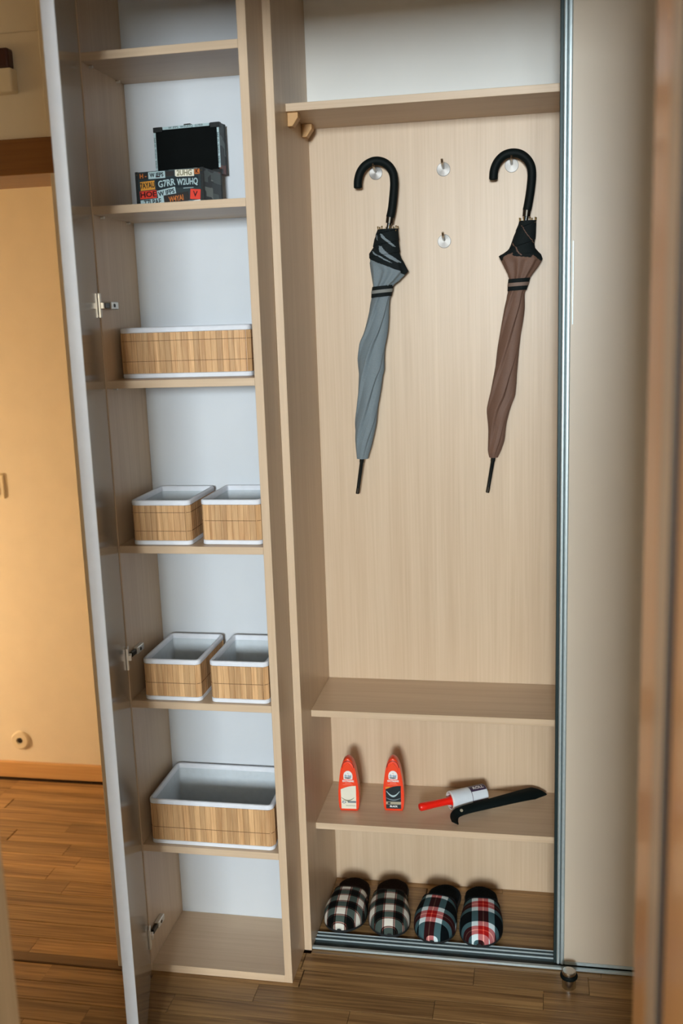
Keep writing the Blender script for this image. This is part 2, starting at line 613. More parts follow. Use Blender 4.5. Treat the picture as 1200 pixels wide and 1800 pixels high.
# the doorway the photo was taken through
wf = empty('wall_front', (0.2, -1.25, 0), None, None)
wf['kind'] = 'structure'
box('wall_panel', (-2.6, -1.46, 0), (LX - 0.03, -1.115, CEIL), M['white_wall'], wf, base=wf.location)
box('wall_panel', (JX + 0.035, -1.46, 0), (2.5, -1.115, CEIL), M['white_wall'], wf, base=wf.location)
box('wall_panel', (LX - 0.03, -1.46, 2.28), (JX + 0.035, -1.115, CEIL), M['white_wall'], wf, base=wf.location)
tr = box('trim_6', (JX, -1.225, 0), (JX + 0.035, JY, 2.25), M['jamb'], bevel=0.003); tag(tr, kind='structure')
tr = box('trim_7', (JX - 0.012, -1.405, 0), (JX + 0.035, -1.3255, 2.25), M['stop'], bevel=0.004); tag(tr, kind='structure')
tr = box('trim_8', (JX, -1.3255, 0), (JX + 0.035, -1.225, 2.25), M['jamb'], bevel=0.001); tag(tr, kind='structure')
tr = box('trim_9', (JX - 0.0118, -1.412, 0), (JX + 0.03, -1.4052, 2.25), M['dark'], bevel=0.001); tag(tr, kind='structure')
tr = box('trim_10', (JX - 0.0065, -1.56, 0), (JX + 0.06, -1.4125, 2.25), M['jamb'], bevel=0.003); tag(tr, kind='structure')
tr = box('trim_11', (LX - 0.03, -1.46, 0), (LX, JY, 2.25), M['jamb_pale'], bevel=0.004); tag(tr, kind='structure')
tr = box('trim_12', (LX, -1.46, 2.25), (JX, JY, 2.28), M['jamb'], bevel=0.003); tag(tr, kind='structure')

# ------------------------------------------------------------------ open wardrobe (right)
wr_loc = Vector((0.0, D, 0.0))
wr = empty('wardrobe', wr_loc, 'open oak wardrobe niche holding umbrellas and slippers, with sliding door', 'wardrobe')
def wbox(name, lo, hi, mat, parent=wr, bevel=0.0006):
    return box(name, lo, hi, mat, parent, bevel, 1, wr_loc)
wbox('side_panel', (-T, 0.0, 0.0), (0, D + 0.016, TOP), M['oak_z'])
wbox('side_panel', (1.30, 0.05, 0.0), (1.30 + T, D + 0.016, TOP), M['oak_z'])
o = wbox('back_panel', (0, D, 0.0005), (1.30, D + 0.016, 2.115), M['oak_z'])
o = wbox('back_panel', (0, D, 2.1152), (1.30, D + 0.016, TOP), M['white_upper'])
o['label'] = 'white upper back panel'
wbox('top_panel', (-T, 0.0, TOP), (1.30 + T, D + 0.016, TOP + T), M['oak_x'])
shelf_top = wbox('shelf', (0.0002, SS, 2.1247 - ST), (1.2998, D - 0.0003, 2.1247), M['oak_x'])
for zs in (0.6278, 0.3087):
    wbox('shelf', (0.0002, SS, zs - ST), (1.2998, D - 0.0003, zs), M['oak_x'])
# two little wooden blocks under the hat shelf
for y in (SS + 0.012, SS + 0.165):
    zt = 2.1247 - ST
    pr = [(0.0006, zt - 0.0005), (0.026, zt - 0.0005), (0.026, zt - 0.012), (0.012, zt - 0.031), (0.0006, zt - 0.031)]
    prism('shelf_bracket', [(x, z) for x, z in pr], y - D, y - D + 0.028, M['block'], shelf_top, 0.001, 1)
# floor track of the sliding doors
track = wbox('floor_track', (0.0006, 0.006, 0.0003), (1.299, 0.076, 0.0022), M['alu_dark'])
for y0, y1, h in ((0.004, 0.0130, 0.0085), (0.0440, 0.0452, 0.0070), (0.0600, 0.0612, 0.0070), (0.0748, 0.0765, 0.006)):
    wbox('track_rib', (0.0006, y0, 0.0022), (1.299, y1, h), M['alu'], track)
# sliding door
door = wbox('sliding_door', (0.648, 0.0150, 0.020), (1.28, 0.0210, 2.54), M['glass'], bevel=0.001)
door['label'] = 'beige lacquered glass sliding door in an aluminium frame'
wbox('door_profile', (0.6395, 0.0120, 0.011), (0.6485, 0.040, 2.545), M['alu'], door, 0.0025)
wbox('door_profile', (0.6300, 0.0125, 0.011), (0.6375, 0.040, 2.545), M['alu'], door, 0.0025)
wbox('door_profile', (0.6375, 0.0160, 0.011), (0.6395, 0.040, 2.545), M['alu_dark'], door, 0.0)
wbox('door_seal', (0.6225, 0.0180, 0.011), (0.6300, 0.046, 2.545), M['alu_dark'], door, 0.001)
wbox('bottom_rail', (0.6486, 0.0145, 0.011), (1.28, 0.030, 0.0198), M['alu'], door, 0.001)
wbox('top_rail', (0.6486, 0.0145, 2.5402), (1.28, 0.030, 2.552), M['alu'], door, 0.001)
g_ = wbox('reflection_strip', (0.6520, 0.0138, 1.60), (0.6545, 0.0152, 1.78), M['alu'], door, 0.0006)  # bright strip added in place of a light reflection along the profile

# ------------------------------------------------------------------ tall cabinet (left)
cb_loc = Vector(((XL + X1) / 2, BL, 0.0))
cb = empty('tall_cabinet', cb_loc, 'tall narrow oak cabinet with open shelves and its door swung open', 'cabinet')
def cbox(name, lo, hi, mat, parent=cb, bevel=0.0006):
    return box(name, lo, hi, mat, parent, bevel, 1, cb_loc)
cbox('side_panel', (XL - T, -A, 0.0005), (XL, BL + 0.006, TOP), M['oak_z'])
cbox('side_panel', (X1 - T, -A, 0.0005), (X1, BL + 0.006, TOP), M['oak_z'])
o = cbox('back_panel', (XL, BL, 0.001), (X1 - T, BL + 0.006, TOP), M['white_back'])
o['label'] = 'white back panel'
cbox('bottom_panel', (XL, -A, 0.0005), (X1 - T, BL - 0.0003, 0.0209), M['oak_x'])
cbox('top_panel', (XL - T, -A, TOP), (X1, BL + 0.006, TOP + T), M['oak_x'])
for z in ZL:
    sh = cbox('shelf', (XL + 0.0003, -A + 0.0005, z - ST), (X1 - T - 0.0003, BL - 0.0003, z), M['oak_x'])
    for y in (-A + 0.04, BL - 0.045):
        for sx, xx in ((1, XL), (-1, X1 - T)):
            rev('shelf_pin', [(0.003, 0), (0.003, 0.009)], M['nickel'], sh, 10, 'x',
                (xx - cb_loc.x + (0 if sx > 0 else -0.009), y - cb_loc.y, z - ST - 0.0032))

# its door: hinged on the left, opened towards the viewer
tdir = Vector((0.3147, -0.9492, 0))
ang = math.atan2(tdir.y, tdir.x)
hc = Vector((XL - 0.001, -A - 0.003, 0))
DW, DT = 0.385, 0.0245
dm = bmesh.new()
add_box(dm, (0, -DT, 0.004), (DW - 0.0012, 0, TOP + 0.01), 0.0006)
# local x runs along the door, local -y is its outer side
door2 = bm_obj('cabinet_door', dm, M['door_in'], cb, hc - Vector((cb_loc.x, cb_loc.y, 0)), (0, 0, ang))
door2['label'] = 'glossy beige door leaf with a white front edge'
bm = bmesh.new()
add_box(bm, (DW - 0.0012, -DT, 0.004), (DW, 0, TOP + 0.01), 0.0004)
bm_obj('edge_band', bm, M['door_edge'], door2)
for hz in (1.677, 0.851, 0.108, 2.40):
    hb = cbox('hinge', (XL + 0.0002, -0.104, hz - 0.0085), (XL + 0.0125, -0.062, hz + 0.0085), M['nickel'], cb, 0.0015)
    rev('screw', [(0.0042, 0), (0.0042, 0.0014), (0.0015, 0.0014), (0.0015, 0.0006)], M['steel_dark'], hb, 14, 'x', (XL + 0.0123 - cb_loc.x, -0.085 - cb_loc.y, hz))
    cbox('hinge_arm', (XL + 0.002, -0.132, hz - 0.006), (XL + 0.010, -0.1035, hz + 0.006), M['steel_dark'], hb, 0.001)
    bm = bmesh.new()
    add_box(bm, (0.006, 0.0003, hz - 0.027), (0.030, 0.0060, hz + 0.027), 0.001)
    add_box(bm, (0.004, 0.0003, hz - 0.007), (0.02, 0.012, hz + 0.007), 0.001)
    bm_obj('hinge_plate', bm, M['hinge_white'], door2)

# ------------------------------------------------------------------ wall hooks
def hook(x, z, label):
    r = empty('wall_hook', (x, D - 0.0001, z), label, 'hook', 'round steel hooks on the wardrobe back')
    rev('hook_disc', [(0.0166, 0.0), (0.0170, 0.0006), (0.0170, 0.0022), (0.0160, 0.0030), (0.0012, 0.0034)], M['brushed'], r, 48, 'z', (0, 0, 0), (math.pi / 2, 0, 0))
    bm = bmesh.new()
    pts = catmull([Vector((0, -0.002, 0.003)), Vector((0, -0.016, 0.005)), Vector((0, -0.030, 0.0085)), Vector((0, -0.0400, 0.0115)), Vector((0, -0.046, 0.0185))], 5)
    add_tube(bm, pts, 0.0032, 14, Vector((1, 0, 0)))
    bm_obj('hook_peg', bm, M['steel'], r, smooth=True, angle=0.8)
    return r

hook(0.1722, 1.9905, 'round steel hook holding the grey umbrella')
hook(0.3447, 1.9892, 'empty round steel hook level with the umbrella handles')
hook(0.3443, 1.8137, 'empty round steel hook below another empty one')
hook(0.5143, 1.9888, 'round steel hook holding the brown umbrella')

# ------------------------------------------------------------------ umbrellas
U1 = [(1.8476, 0.1774, 0.2313), (1.824, 0.168, 0.2323), (1.8044, 0.1645, 0.2333), (1.7891, 0.1537, 0.2344), (1.7749, 0.1548, 0.2384), (1.7534, 0.1556, 0.2496), (1.7419, 0.1568, 0.2559), (1.7321, 0.158, 0.2462), (1.7181, 0.1598, 0.2313), (1.707, 0.1617, 0.2141), (1.6942, 0.1591, 0.2116), (1.6786, 0.1579, 0.2083), (1.6686, 0.1542, 0.2058), (1.6255, 0.1435, 0.2025), (1.5895, 0.1329, 0.1986), (1.5649, 0.1211, 0.195), (1.5239, 0.1158, 0.1895), (1.4915, 0.1153, 0.1882), (1.4797, 0.1151, 0.1828), (1.4352, 0.113, 0.1751), (1.3903, 0.1085, 0.1686), (1.3527, 0.1027, 0.1633), (1.3149, 0.1015, 0.1531), (1.2844, 0.1036, 0.1443), (1.26, 0.1059, 0.1362)]
U2 = [(1.8512, 0.5328, 0.5757), (1.8417, 0.53, 0.5758), (1.8148, 0.5184, 0.5741), (1.7944, 0.5118, 0.5718), (1.7849, 0.5076, 0.5732), (1.7686, 0.4822, 0.5871), (1.7573, 0.4878, 0.5913), (1.7394, 0.4962, 0.5803), (1.7256, 0.5033, 0.5692), (1.7119, 0.5075, 0.5594), (1.698, 0.506, 0.5553), (1.6842, 0.5056, 0.5511), (1.6773, 0.5027, 0.5478), (1.6424, 0.4946, 0.5479), (1.6002, 0.4873, 0.5427), (1.5577, 0.4809, 0.5379), (1.5178, 0.475, 0.5328), (1.4718, 0.4661, 0.5277), (1.4284, 0.4583, 0.5252), (1.4182, 0.4555, 0.5252), (1.3847, 0.4502, 0.5123), (1.348, 0.4525, 0.502), (1.3036, 0.4522, 0.4961), (1.2738, 0.4521, 0.4856), (1.2604, 0.4568, 0.478)]
H1 = [(0.1306, 1.9516), (0.1312, 1.9695), (0.1377, 1.9898), (0.1512, 2.0055), (0.1718, 2.0145), (0.192, 2.0126), (0.2091, 2.0021), (0.2202, 1.985), (0.2233, 1.9643), (0.222, 1.941), (0.2166, 1.8999), (0.211, 1.8766)]
F1 = [(0.2110, 1.8766), (0.2076, 1.8573), (0.2045, 1.8440)]
H2 = [(0.4704, 1.9531), (0.4719, 1.9745), (0.4803, 1.9941), (0.4956, 2.0085), (0.5149, 2.0134), (0.5355, 2.0095), (0.552, 1.9965), (0.5616, 1.9786), (0.5637, 1.9558), (0.5604, 1.9225), (0.5549, 1.8891), (0.5520, 1.8762)]
F2 = [(0.5520, 1.8762), (0.5500, 1.8569), (0.5480, 1.8440)]
T1 = [(0.1200, 1.262), (0.1187, 1.2508), (0.1044, 1.1643)]
T2 = [(0.4671, 1.2624), (0.4656, 1.2514), (0.4511, 1.167)]
YU = D - 0.035


def interp(tab, z):
    if z >= tab[0][0]: return tab[0][1:]
    for a, b in zip(tab, tab[1:]):
        if b[0] <= z <= a[0]:
            t = (a[0] - z) / (a[0] - b[0])
            return tuple(a[k] + (b[k] - a[k]) * t for k in (1, 2))
    return tab[-1][1:]


def umbrella(tab, hp, fp, tp, cloth, trim, label, spec):
    org = Vector((tp[-1][0], YU, tp[-1][1]))
    r = empty('umbrella', org, label, 'umbrella', 'folded walking umbrellas hung from hooks')
    V = lambda x, z, y=0.0: Vector((x - org.x, y, z - org.z))
    # handle
    bm = bmesh.new()
    pts = catmull([V(*p) for p in hp], 8)
    rad = [0.0107] * len(pts)
    for i, f in enumerate((0.35, 0.75, 0.93)):
        rad[i] = 0.0107 * f
    pts[0] = pts[0] + Vector((0, 0, 0.004))
    # round end of the crook
    e = V(*hp[0])
    pts = [e + Vector((0, 0, -0.001)), e + Vector((0, 0, 0.0002)), e + Vector((0, 0, 0.0022))] + pts[1:]
    rad = [0.0060, 0.0088, 0.0102] + [0.0107] * (len(pts) - 3)
    add_tube(bm, pts, rad, 20)
    bm_obj('handle', bm, M['black'], r, smooth=True, angle=0.9)
    # collar and shaft
    bm = bmesh.new()
    a, b, c = (V(*p) for p in fp)
    add_tube(bm, [a + (a - b) * 0.02, a + (b - a) * 0.75], [0.0100, 0.0095], 20)
    bm_obj('collar', bm, M['steel_dark'], r, smooth=True, angle=0.6)
    bm = bmesh.new()
    add_tube(bm, [a + (b - a) * 0.7, c + (c - b) * 1.2], 0.0055, 14)
    bm_obj('shaft', bm, M['black_gloss'], r, smooth=True, angle=0.6)
    # canopy: pleated, twisted cloth
    z1, z0 = tab[0][0], tab[-1][0]
    zs = []
    z = z1
    while z > z0:
        zs.append(z)
        z -= 0.0011 if z > z1 - 0.13 else 0.0032
    zs.append(z0)
    n = 128
    hem_b = spec['hem']           # (z at left end, z at right end) of the black border's lower edge
    verts, fx = [], []
    zstrap = spec['strap']
    for z in zs:
        l, rr = interp(tab, z)
        # smooth a little
        l2, r2 = interp(tab, z + 0.006), interp(tab, z - 0.006)
        l = (l + l2[0] + r2[0]) / 3 if z < z1 - 0.14 else l
        rr = (rr + l2[1] + r2[1]) / 3 if z < z1 - 0.14 else rr
        w = (rr - l) / 2
        cx = (rr + l) / 2
        dep = min(w * 0.85, 0.0235)
        ring = []
        low = z < zstrap
        for k in range(n):
            th = 2 * math.pi * k / n
            if low:
                s = (spec['np'] * th / (2 * math.pi) + spec['tw'] * (z - z0)) % 1.0
                sh_ = s if s < 0.82 else (1 - s) / 0.18 * 0.82
                am = 0.34 * min(1, (z - z0) / 0.10 + 0.25)
                q = 1 - am * (0.85 - sh_) + 0.02 * math.sin(3 * th + 40 * z)
                s2 = (3 * th / (2 * math.pi) - 4.0 * (z - z0)) % 1.0
                q *= 1 - 0.05 * s2
            else:
                s = (th / (2 * math.pi) * spec['hp'] + (z1 - z) / spec['pitch']) % 1.0
                q = 1 - 0.14 * (1 - s)
                if z < spec['hemmid']:
                    q = 1 - 0.22 * abs(math.sin(4 * th + 0.4 + 9 * (spec['hemmid'] - z))) ** 1.5 * min(1, (spec['hemmid'] - z) / 0.02)
            x = math.cos(th)
            y = math.sin(th)
            # keep the outline: no pleat depth near the two silhouette sides
            f = abs(x) ** 3
            qq = q * (1 - f) + (1 - 0.35 * (1 - q)) * f
            ring.append(V(cx + w * x * qq, z, dep * y * qq))
            fx.append(0)
        verts.append(ring)
    bmA, bmB = bmesh.new(), bmesh.new()
    va = [[bmA.verts.new(p) for p in ring] for ring in verts]
    vb = [[bmB.verts.new(p) for p in ring] for ring in verts]
    for i in range(len(zs) - 1):
        z = (zs[i] + zs[i + 1]) / 2
        l, rr = interp(tab, z)
        for k in range(n):
            j = (k + 1) % n
            th = 2 * math.pi * (k + 0.5) / n
            x = math.cos(th)
            front = math.sin(th) < 0
            u = (x + 1) / 2
            lim = spec['edge'](u, front)
            hem = z > lim
            if hem and spec['streak'](u, z, front):
                hem = False
            tgt, vv = (bmB, vb) if hem else (bmA, va)
            tgt.faces.new((vv[i][k], vv[i][j], vv[i + 1][j], vv[i + 1][k]))
    bmA.faces.new(va[-1])
    bmB.faces.new(vb[0][::-1])
    for b_ in (bmA, bmB):
        bmesh.ops.delete(b_, geom=[v for v in b_.verts if not v.link_faces], context='VERTS')
    can = bm_obj('canopy', bmA, cloth, r, smooth=True, angle=0.7)
    bm_obj('hem', bmB, M['black_cloth'], can, smooth=True, angle=0.7)
    # strap
    def band(za, zb, grow, mat, nm, par, tilt=0.0):
        bm = bmesh.new()
        rings = []
        for zz in (za, (za + zb) / 2, zb):
            l, rr = interp(tab, zz)
            w, cx = (rr - l) / 2 + grow, (rr + l) / 2
            dep = min((rr - l) / 2 * 0.85, 0.0235) + grow
            rings.append([bm.verts.new(V(cx + w * math.cos(2 * math.pi * k / 64), zz + tilt * math.cos(2 * math.pi * k / 64), dep * math.sin(2 * math.pi * k / 64))) for k in range(64)])
        for a_, c_ in zip(rings, rings[1:]):
            for k in range(64):
                j = (k + 1) % 64
                bm.faces.new((a_[k], a_[j], c_[j], c_[k]))
        return bm_obj(nm, bm, mat, par, smooth=True)
    s0, s1 = spec['band']
    st = band(s0, s1, 0.0012, M['black_cloth'], 'strap', r, spec['tilt'])
    band(s0 - (s0 - s1) * 0.34, s0 - (s0 - s1) * 0.64, 0.0018, trim, 'strap_stripe', st, spec['tilt'])
    # rib tips round the top
    zt = tab[0][0]
    l, rr = tab[0][1:]
    w, cx = (rr - l) / 2, (rr + l) / 2
    for k in range(8):
        th = 2 * math.pi * (k + 0.35) / 8
        bm = bmesh.new()
        p = V(cx + w * 0.9 * math.cos(th), zt - 0.006, min(w * .85, .0235) * 0.9 * math.sin(th))
        add_tube(bm, [p, p + Vector((0.0015 * math.cos(th), 0, 0.009)), p + Vector((0.0015 * math.cos(th), 0, 0.0135))], [0.0013, 0.0013, 0.0021], 8)
        bm_obj('rib_tip', bm, M['brass'], r, smooth=True, angle=0.8)
    # ferrule
    bm = bmesh.new()
    a, b, c = (V(*p) for p in tp)
    add_tube(bm, [a, b, b + (c - b) * 0.02, b + (c - b) * 0.82], [0.0060, 0.0064, 0.0054, 0.0046], 18)
    fe = bm_obj('ferrule', bm, M['black_gloss'], r, smooth=True, angle=0.6)
    bm = bmesh.new()
    add_tube(bm, [b + (c - b) * 0.82, b + (c - b) * 0.985, c], [0.0048, 0.0048, 0.0038], 18)
    bm_obj('ferrule_cap', bm, M['steel_dark'], fe, smooth=True, angle=0.6)
    return r


def edge1(u, front):
    if front: return 1.775 - 0.038 * u - 0.012 * max(0, u - 0.6)
    return 1.772 - 0.02 * u
def streak1(u, z, front):
    if not front: return False
    for z0_, sl, u0, u1, h in ((1.846, 0.048, 0.18, 0.92, 0.0035), (1.820, 0.060, 0.22, 0.95, 0.0062), (1.7985, 0.052, 0.06, 0.70, 0.0022), (1.838, 0.10, 0.0, 0.2, 0.003)):
        if u0 < u < u1:
            e = z - (z0_ - sl * u)
            hh = h * min(1, (u - u0) / 0.12, (u1 - u) / 0.12)
            if abs(e) < hh: return True
    return False
def edge2(u, front):
    if not front: return 1.77
    tab = ((0.0, 1.757), (0.25, 1.776), (0.36, 1.7665), (0.75, 1.762), (0.80, 1.768), (1.0, 1.752))
    for (u0, z0_), (u1, z1_) in zip(tab, tab[1:]):
        if u <= u1: return z0_ + (z1_ - z0_) * (u - u0) / (u1 - u0)
    return 1.752
def streak2(u, z, front):
    if not front: return False
    for z0_, sl, u0, u1, h in ((1.851, 0.055, 0.2, 0.98, 0.0011), (1.801, 0.060, 0.05, 0.55, 0.0013)):
        if u0 < u < u1 and abs(z - (z0_ - sl * u)) < h: return True
    return False

umbrella(U1, H1, F1, T1, M['grey_cloth'], M['grey_trim'], 'blue-grey folded umbrella with black crook handle and black border',
         dict(hem=0, strap=1.705, np=5, tw=-6.5, hp=1, pitch=0.028, hemmid=1.768, edge=edge1, streak=streak1, band=(1.7075, 1.6800), tilt=0.002))
umbrella(U2, H2, F2, T2, M['brown_cloth'], M['brown_trim'], 'brown folded umbrella with black crook handle, beside the sliding door',
         dict(hem=0, strap=1.708, np=5, tw=-6.0, hp=1, pitch=0.045, hemmid=1.772, edge=edge2, streak=streak2, band=(1.7125, 1.6835), tilt=0.001))

# ------------------------------------------------------------------ bamboo baskets
def rrect(w, d, r, n=6):
    """rounded rectangle centred on 0; list of (x, y)"""
    out = []
    for cx, cy, a0 in ((w / 2 - r, d / 2 - r, 0), (-w / 2 + r, d / 2 - r, 90), (-w / 2 + r, -d / 2 + r, 180), (w / 2 - r, -d / 2 + r, 270)):
        for k in range(n + 1):
            a = math.radians(a0 + 90 * k / n)
            out.append((cx + r * math.cos(a), cy + r * math.sin(a)))
    return out


def ring_loft(bm, loops, close_last=False, close_first=False):
    rs = [[bm.verts.new(p) for p in lp] for lp in loops]
    n = len(rs[0])
    for a, b in zip(rs, rs[1:]):
        for i in range(n):
            j = (i + 1) % n
            bm.faces.new((a[i], a[j], b[j], b[i]))
    if close_first: bm.faces.new(rs[0][::-1])
    if close_last: bm.faces.new(rs[-1])


slat_meshes = {}
def slat_mesh(w, h):
    k = (round(w, 4), round(h, 4))
    if k not in slat_meshes:
        bm = bmesh.new()
        add_box(bm, (-w / 2, -0.0009, 0), (w / 2, 0.0009, h), 0.0)
        # slightly rounded front: chamfer the two long front edges
        es = [e for e in bm.edges if all(v.co.y < 0 for v in e.verts) and abs(e.verts[0].co.x - e.verts[1].co.x) < 1e-6]
        bmesh.ops.bevel(bm, geom=es, offset=0.0006, segments=1, affect='EDGES')
        bmesh.ops.recalc_face_normals(bm, faces=bm.faces)
        me = bpy.data.meshes.new('slat')
        bm.to_mesh(me)
        bm.free()
        me.materials.append(M['slat'])
        slat_meshes[k] = me
    return slat_meshes[k]


def basket(cx, cy, z, w, d, h, label, group, rz=0.0, threads=(0.28, 0.72)):
    r = empty('storage_basket', (cx, cy, z), label, 'basket', group, rz)
    c = 0.014
    o, wl = 0.0, 0.0045
    lp = lambda g, zz: [(x, y, zz) for x, y in rrect(w + 2 * g, d + 2 * g, max(c + g, 0.004))]
    bm = bmesh.new()
    ring_loft(bm, [lp(-0.003, 0.0003), lp(-0.0025, 0.002), lp(-0.0025, h - 0.004), lp(-0.0028, h - 0.001), lp(-0.006, h - 0.001), lp(-0.0075, h - 0.004), lp(-0.009, 0.006)], close_last=True, close_first=True)
    bm_obj('lining', bm, M['cloth_in'], r, smooth=True, angle=0.7)
    # hemmed cloth bands at the top and the bottom
    tb, bb = 0.0120, 0.0110
    bm = bmesh.new()
    ring_loft(bm, [lp(-0.0025, h - tb), lp(0.0004, h - tb + 0.0008), lp(0.0008, h - tb / 2), lp(0.0004, h - 0.002), lp(-0.0015, h), lp(-0.006, h), lp(-0.0083, h - 0.002), lp(-0.0085, h - tb)])
    bm_obj('rim_band', bm, M['cloth_white'], r, smooth=True, angle=0.9)
    bm = bmesh.new()
    ring_loft(bm, [lp(-0.0026, bb), lp(0.0003, bb - 0.0008), lp(0.0006, bb / 2), lp(0.0002, 0.001), lp(-0.0020, 0.0001)])
    bm_obj('base_band', bm, M['cloth_white'], r, smooth=True, angle=0.9)
    # slats round the outside
    path = rrect(w - 0.002, d - 0.002, c, 8)
    seg = []
    tot = 0
    for i in range(len(path)):
        p, q = Vector(path[i]), Vector(path[(i + 1) % len(path)])
        seg.append((tot, p, q))
        tot += (q - p).length
    n = int(round(tot / 0.0138))
    step = tot / n
    me = slat_mesh(step - 0.0003, h - tb - bb - 0.0004)
    for k in range(n):
        s = (k + 0.5) * step
        for s0, p, q in seg:
            if s0 <= s <= s0 + (q - p).length + 1e-9:
                pt = p + (q - p) * ((s - s0) / (q - p).length)
                t = (q - p).normalized()
                link('slat', me, None, r, (pt.x, pt.y, bb + 0.0002), (0, 0, math.atan2(t.y, t.x)))
                break
    for f in threads:
        zz = bb + (h - tb - bb) * f
        bm = bmesh.new()
        ring_loft(bm, [lp(-0.0004, zz - 0.0005), lp(0.0004, zz - 0.0005), lp(0.0004, zz + 0.0005), lp(-0.0004, zz + 0.0005)])
        bm_obj('thread', bm, M['thread'], r)
    return r


GW, GS = 'wide bamboo slat baskets', 'small square bamboo slat baskets'
basket(-0.2215, 0.012, ZL[2] + 0.0003, 0.314, 0.165, 0.1165, 'wide bamboo slat basket at eye level, below the chest', GW, threads=(0.30, 0.80))
basket(-0.2880, -0.022, ZL[3] + 0.0003, 0.1440, 0.205, 0.1065, 'left of two small bamboo baskets on shelf below the eye-level basket', GS, 0.01, threads=(0.27, 0.80))
basket(-0.1200, -0.012, ZL[3] + 0.0003, 0.1440, 0.205, 0.1065, 'right of two small bamboo baskets on shelf below the eye-level basket', GS, threads=(0.55,))
basket(-0.2870, -0.024, ZL[4] + 0.0003, 0.1440, 0.205, 0.1040, 'left of two small bamboo baskets directly above the lowest basket', GS, threads=(0.42,))
basket(-0.1190, -0.024, ZL[4] + 0.0003, 0.1440, 0.205, 0.1040, 'right of two small bamboo baskets directly above the lowest basket', GS, threads=(0.46,))
basket(-0.2115, -0.020, ZL[5] + 0.0003, 0.318, 0.212, 0.1190, 'wide bamboo slat basket on the lowest shelf, open and empty', GW, -0.002, threads=(0.36,))

# ------------------------------------------------------------------ trunk with number-plate print
ch = empty('keepsake_chest', (-0.3200, -0.045, ZL[1] + 0.0003), 'small open chest printed with number plates, black inside its lid', 'chest', None, math.radians(-6))
CW, CD, CH = 0.166, 0.105, 0.0785
bm = bmesh.new()
wl = 0.005
ring_loft(bm, [[(0, 0, 0), (CW, 0, 0), (CW, CD, 0), (0, CD, 0)], [(0, 0, CH), (CW, 0, CH), (CW, CD, CH), (0, CD, CH)],
               [(wl, wl, CH), (CW - wl, wl, CH), (CW - wl, CD - wl, CH), (wl, CD - wl, CH)], [(wl, wl, wl), (CW - wl, wl, wl), (CW - wl, CD - wl, wl), (wl, CD - wl, wl)]], True, True)
body = bm_obj('chest_body', bm, M['patch'], ch)
lid = empty('chest_lid', (0, 0, 0), None, None)
lid.parent = ch
# lid: a shallow tray standing upright behind the body, its hollow facing forward
LT, LH = 0.036, 0.1120
bm = bmesh.new()
def lring(g, y): return [(g, y, CH + g), (CW - g, y, CH + g), (CW - g, y, CH + LH - g), (g, y, CH + LH - g)]
ring_loft(bm, [lring(0, CD + LT), lring(0, CD + 0.001), lring(0.004, CD + 0.001), lring(0.004, CD + LT - 0.006)], True, True)
bpy.data.objects.remove(lid)
lid = bm_obj('chest_lid', bm, M['patch'], ch)
bm = bmesh.new()
add_box(bm, (0.0042, CD + 0.004, CH + 0.0042), (CW - 0.0042, CD + LT - 0.0062, CH + LH - 0.0042))
bm_obj('lid_lining', bm, M['chest_lining'], lid)
# edge trims and corner caps
def strip(lo, hi, par, nm='edge_trim', mat='chest_black'):
    bm = bmesh.new()
    add_box(bm, lo, hi, 0.0006)
    return bm_obj(nm, bm, M[mat], par)
e = 0.0012
for x in (0.0, CW):
    s = 1 if x == 0 else -1
    strip((min(x - s * e, x + s * 0.006), -e, 0), (max(x - s * e, x + s * 0.006), 0.004, CH + 0.0008), body)
    strip((min(x - s * e, x + s * 0.003), CD - 0.004, 0), (max(x - s * e, x + s * 0.003), CD + e - 0.001, CH), body)
    strip((min(x - s * e, x + s * 0.002), CD + LT - 0.005, CH), (max(x - s * e, x + s * 0.002), CD + LT + e, CH + LH), lid)
    for z in (0.006, CH - 0.006):
        rev('stud', [(0.0016, 0), (0.0012, 0.001), (0.0003, 0.0015)], M['brass'], body, 10, 'y', (x + s * 0.0035, -e, z), (0, 0, 0))
for x0, x1 in ((-e, 0.022), (CW - 0.022, CW + e)):
    strip((x0, CD, CH + LH - 0.010), (x1, CD + 0.012, CH + LH + e), lid, 'corner_cap')
    strip((x0, CD + 0.0005, CH - 0.002 if x0 > 0 else CH + 0.01), (x0 + 0.006 if x0 < 0 else x1, CD + 0.010, CH + 0.010 if x0 > 0 else CH + 0.012), lid, 'corner_cap')
strip((CW * 0.46, CD + 0.004, CH + LH), (CW * 0.56, CD + 0.014, CH + LH + 0.004), lid, 'lid_catch', 'steel_dark')

def plate(x0, x1, z0, z1, mat, text=None, tmat=None, tsize=None, rot=0.0, par=body, lift=0.0, sx=1.0, bold=0.0004):
    cx, cz = (x0 + x1) / 2, (z0 + z1) / 2
    w, h = (x1 - x0) / 2, (z1 - z0) / 2
    p = prism('plate_print', [(-w, -h), (w, -h), (w, h), (-w, h)], -0.0005 - lift, 0.0002, M[mat], par, 0.0, 1, False, (cx, 0, cz), (0, rot, 0))
    if text:
        lettering(text, tsize or 2 * h * 0.9, (0, -0.0008 - lift, 0), M[tmat], p, sx=sx, bold=bold)
    return p

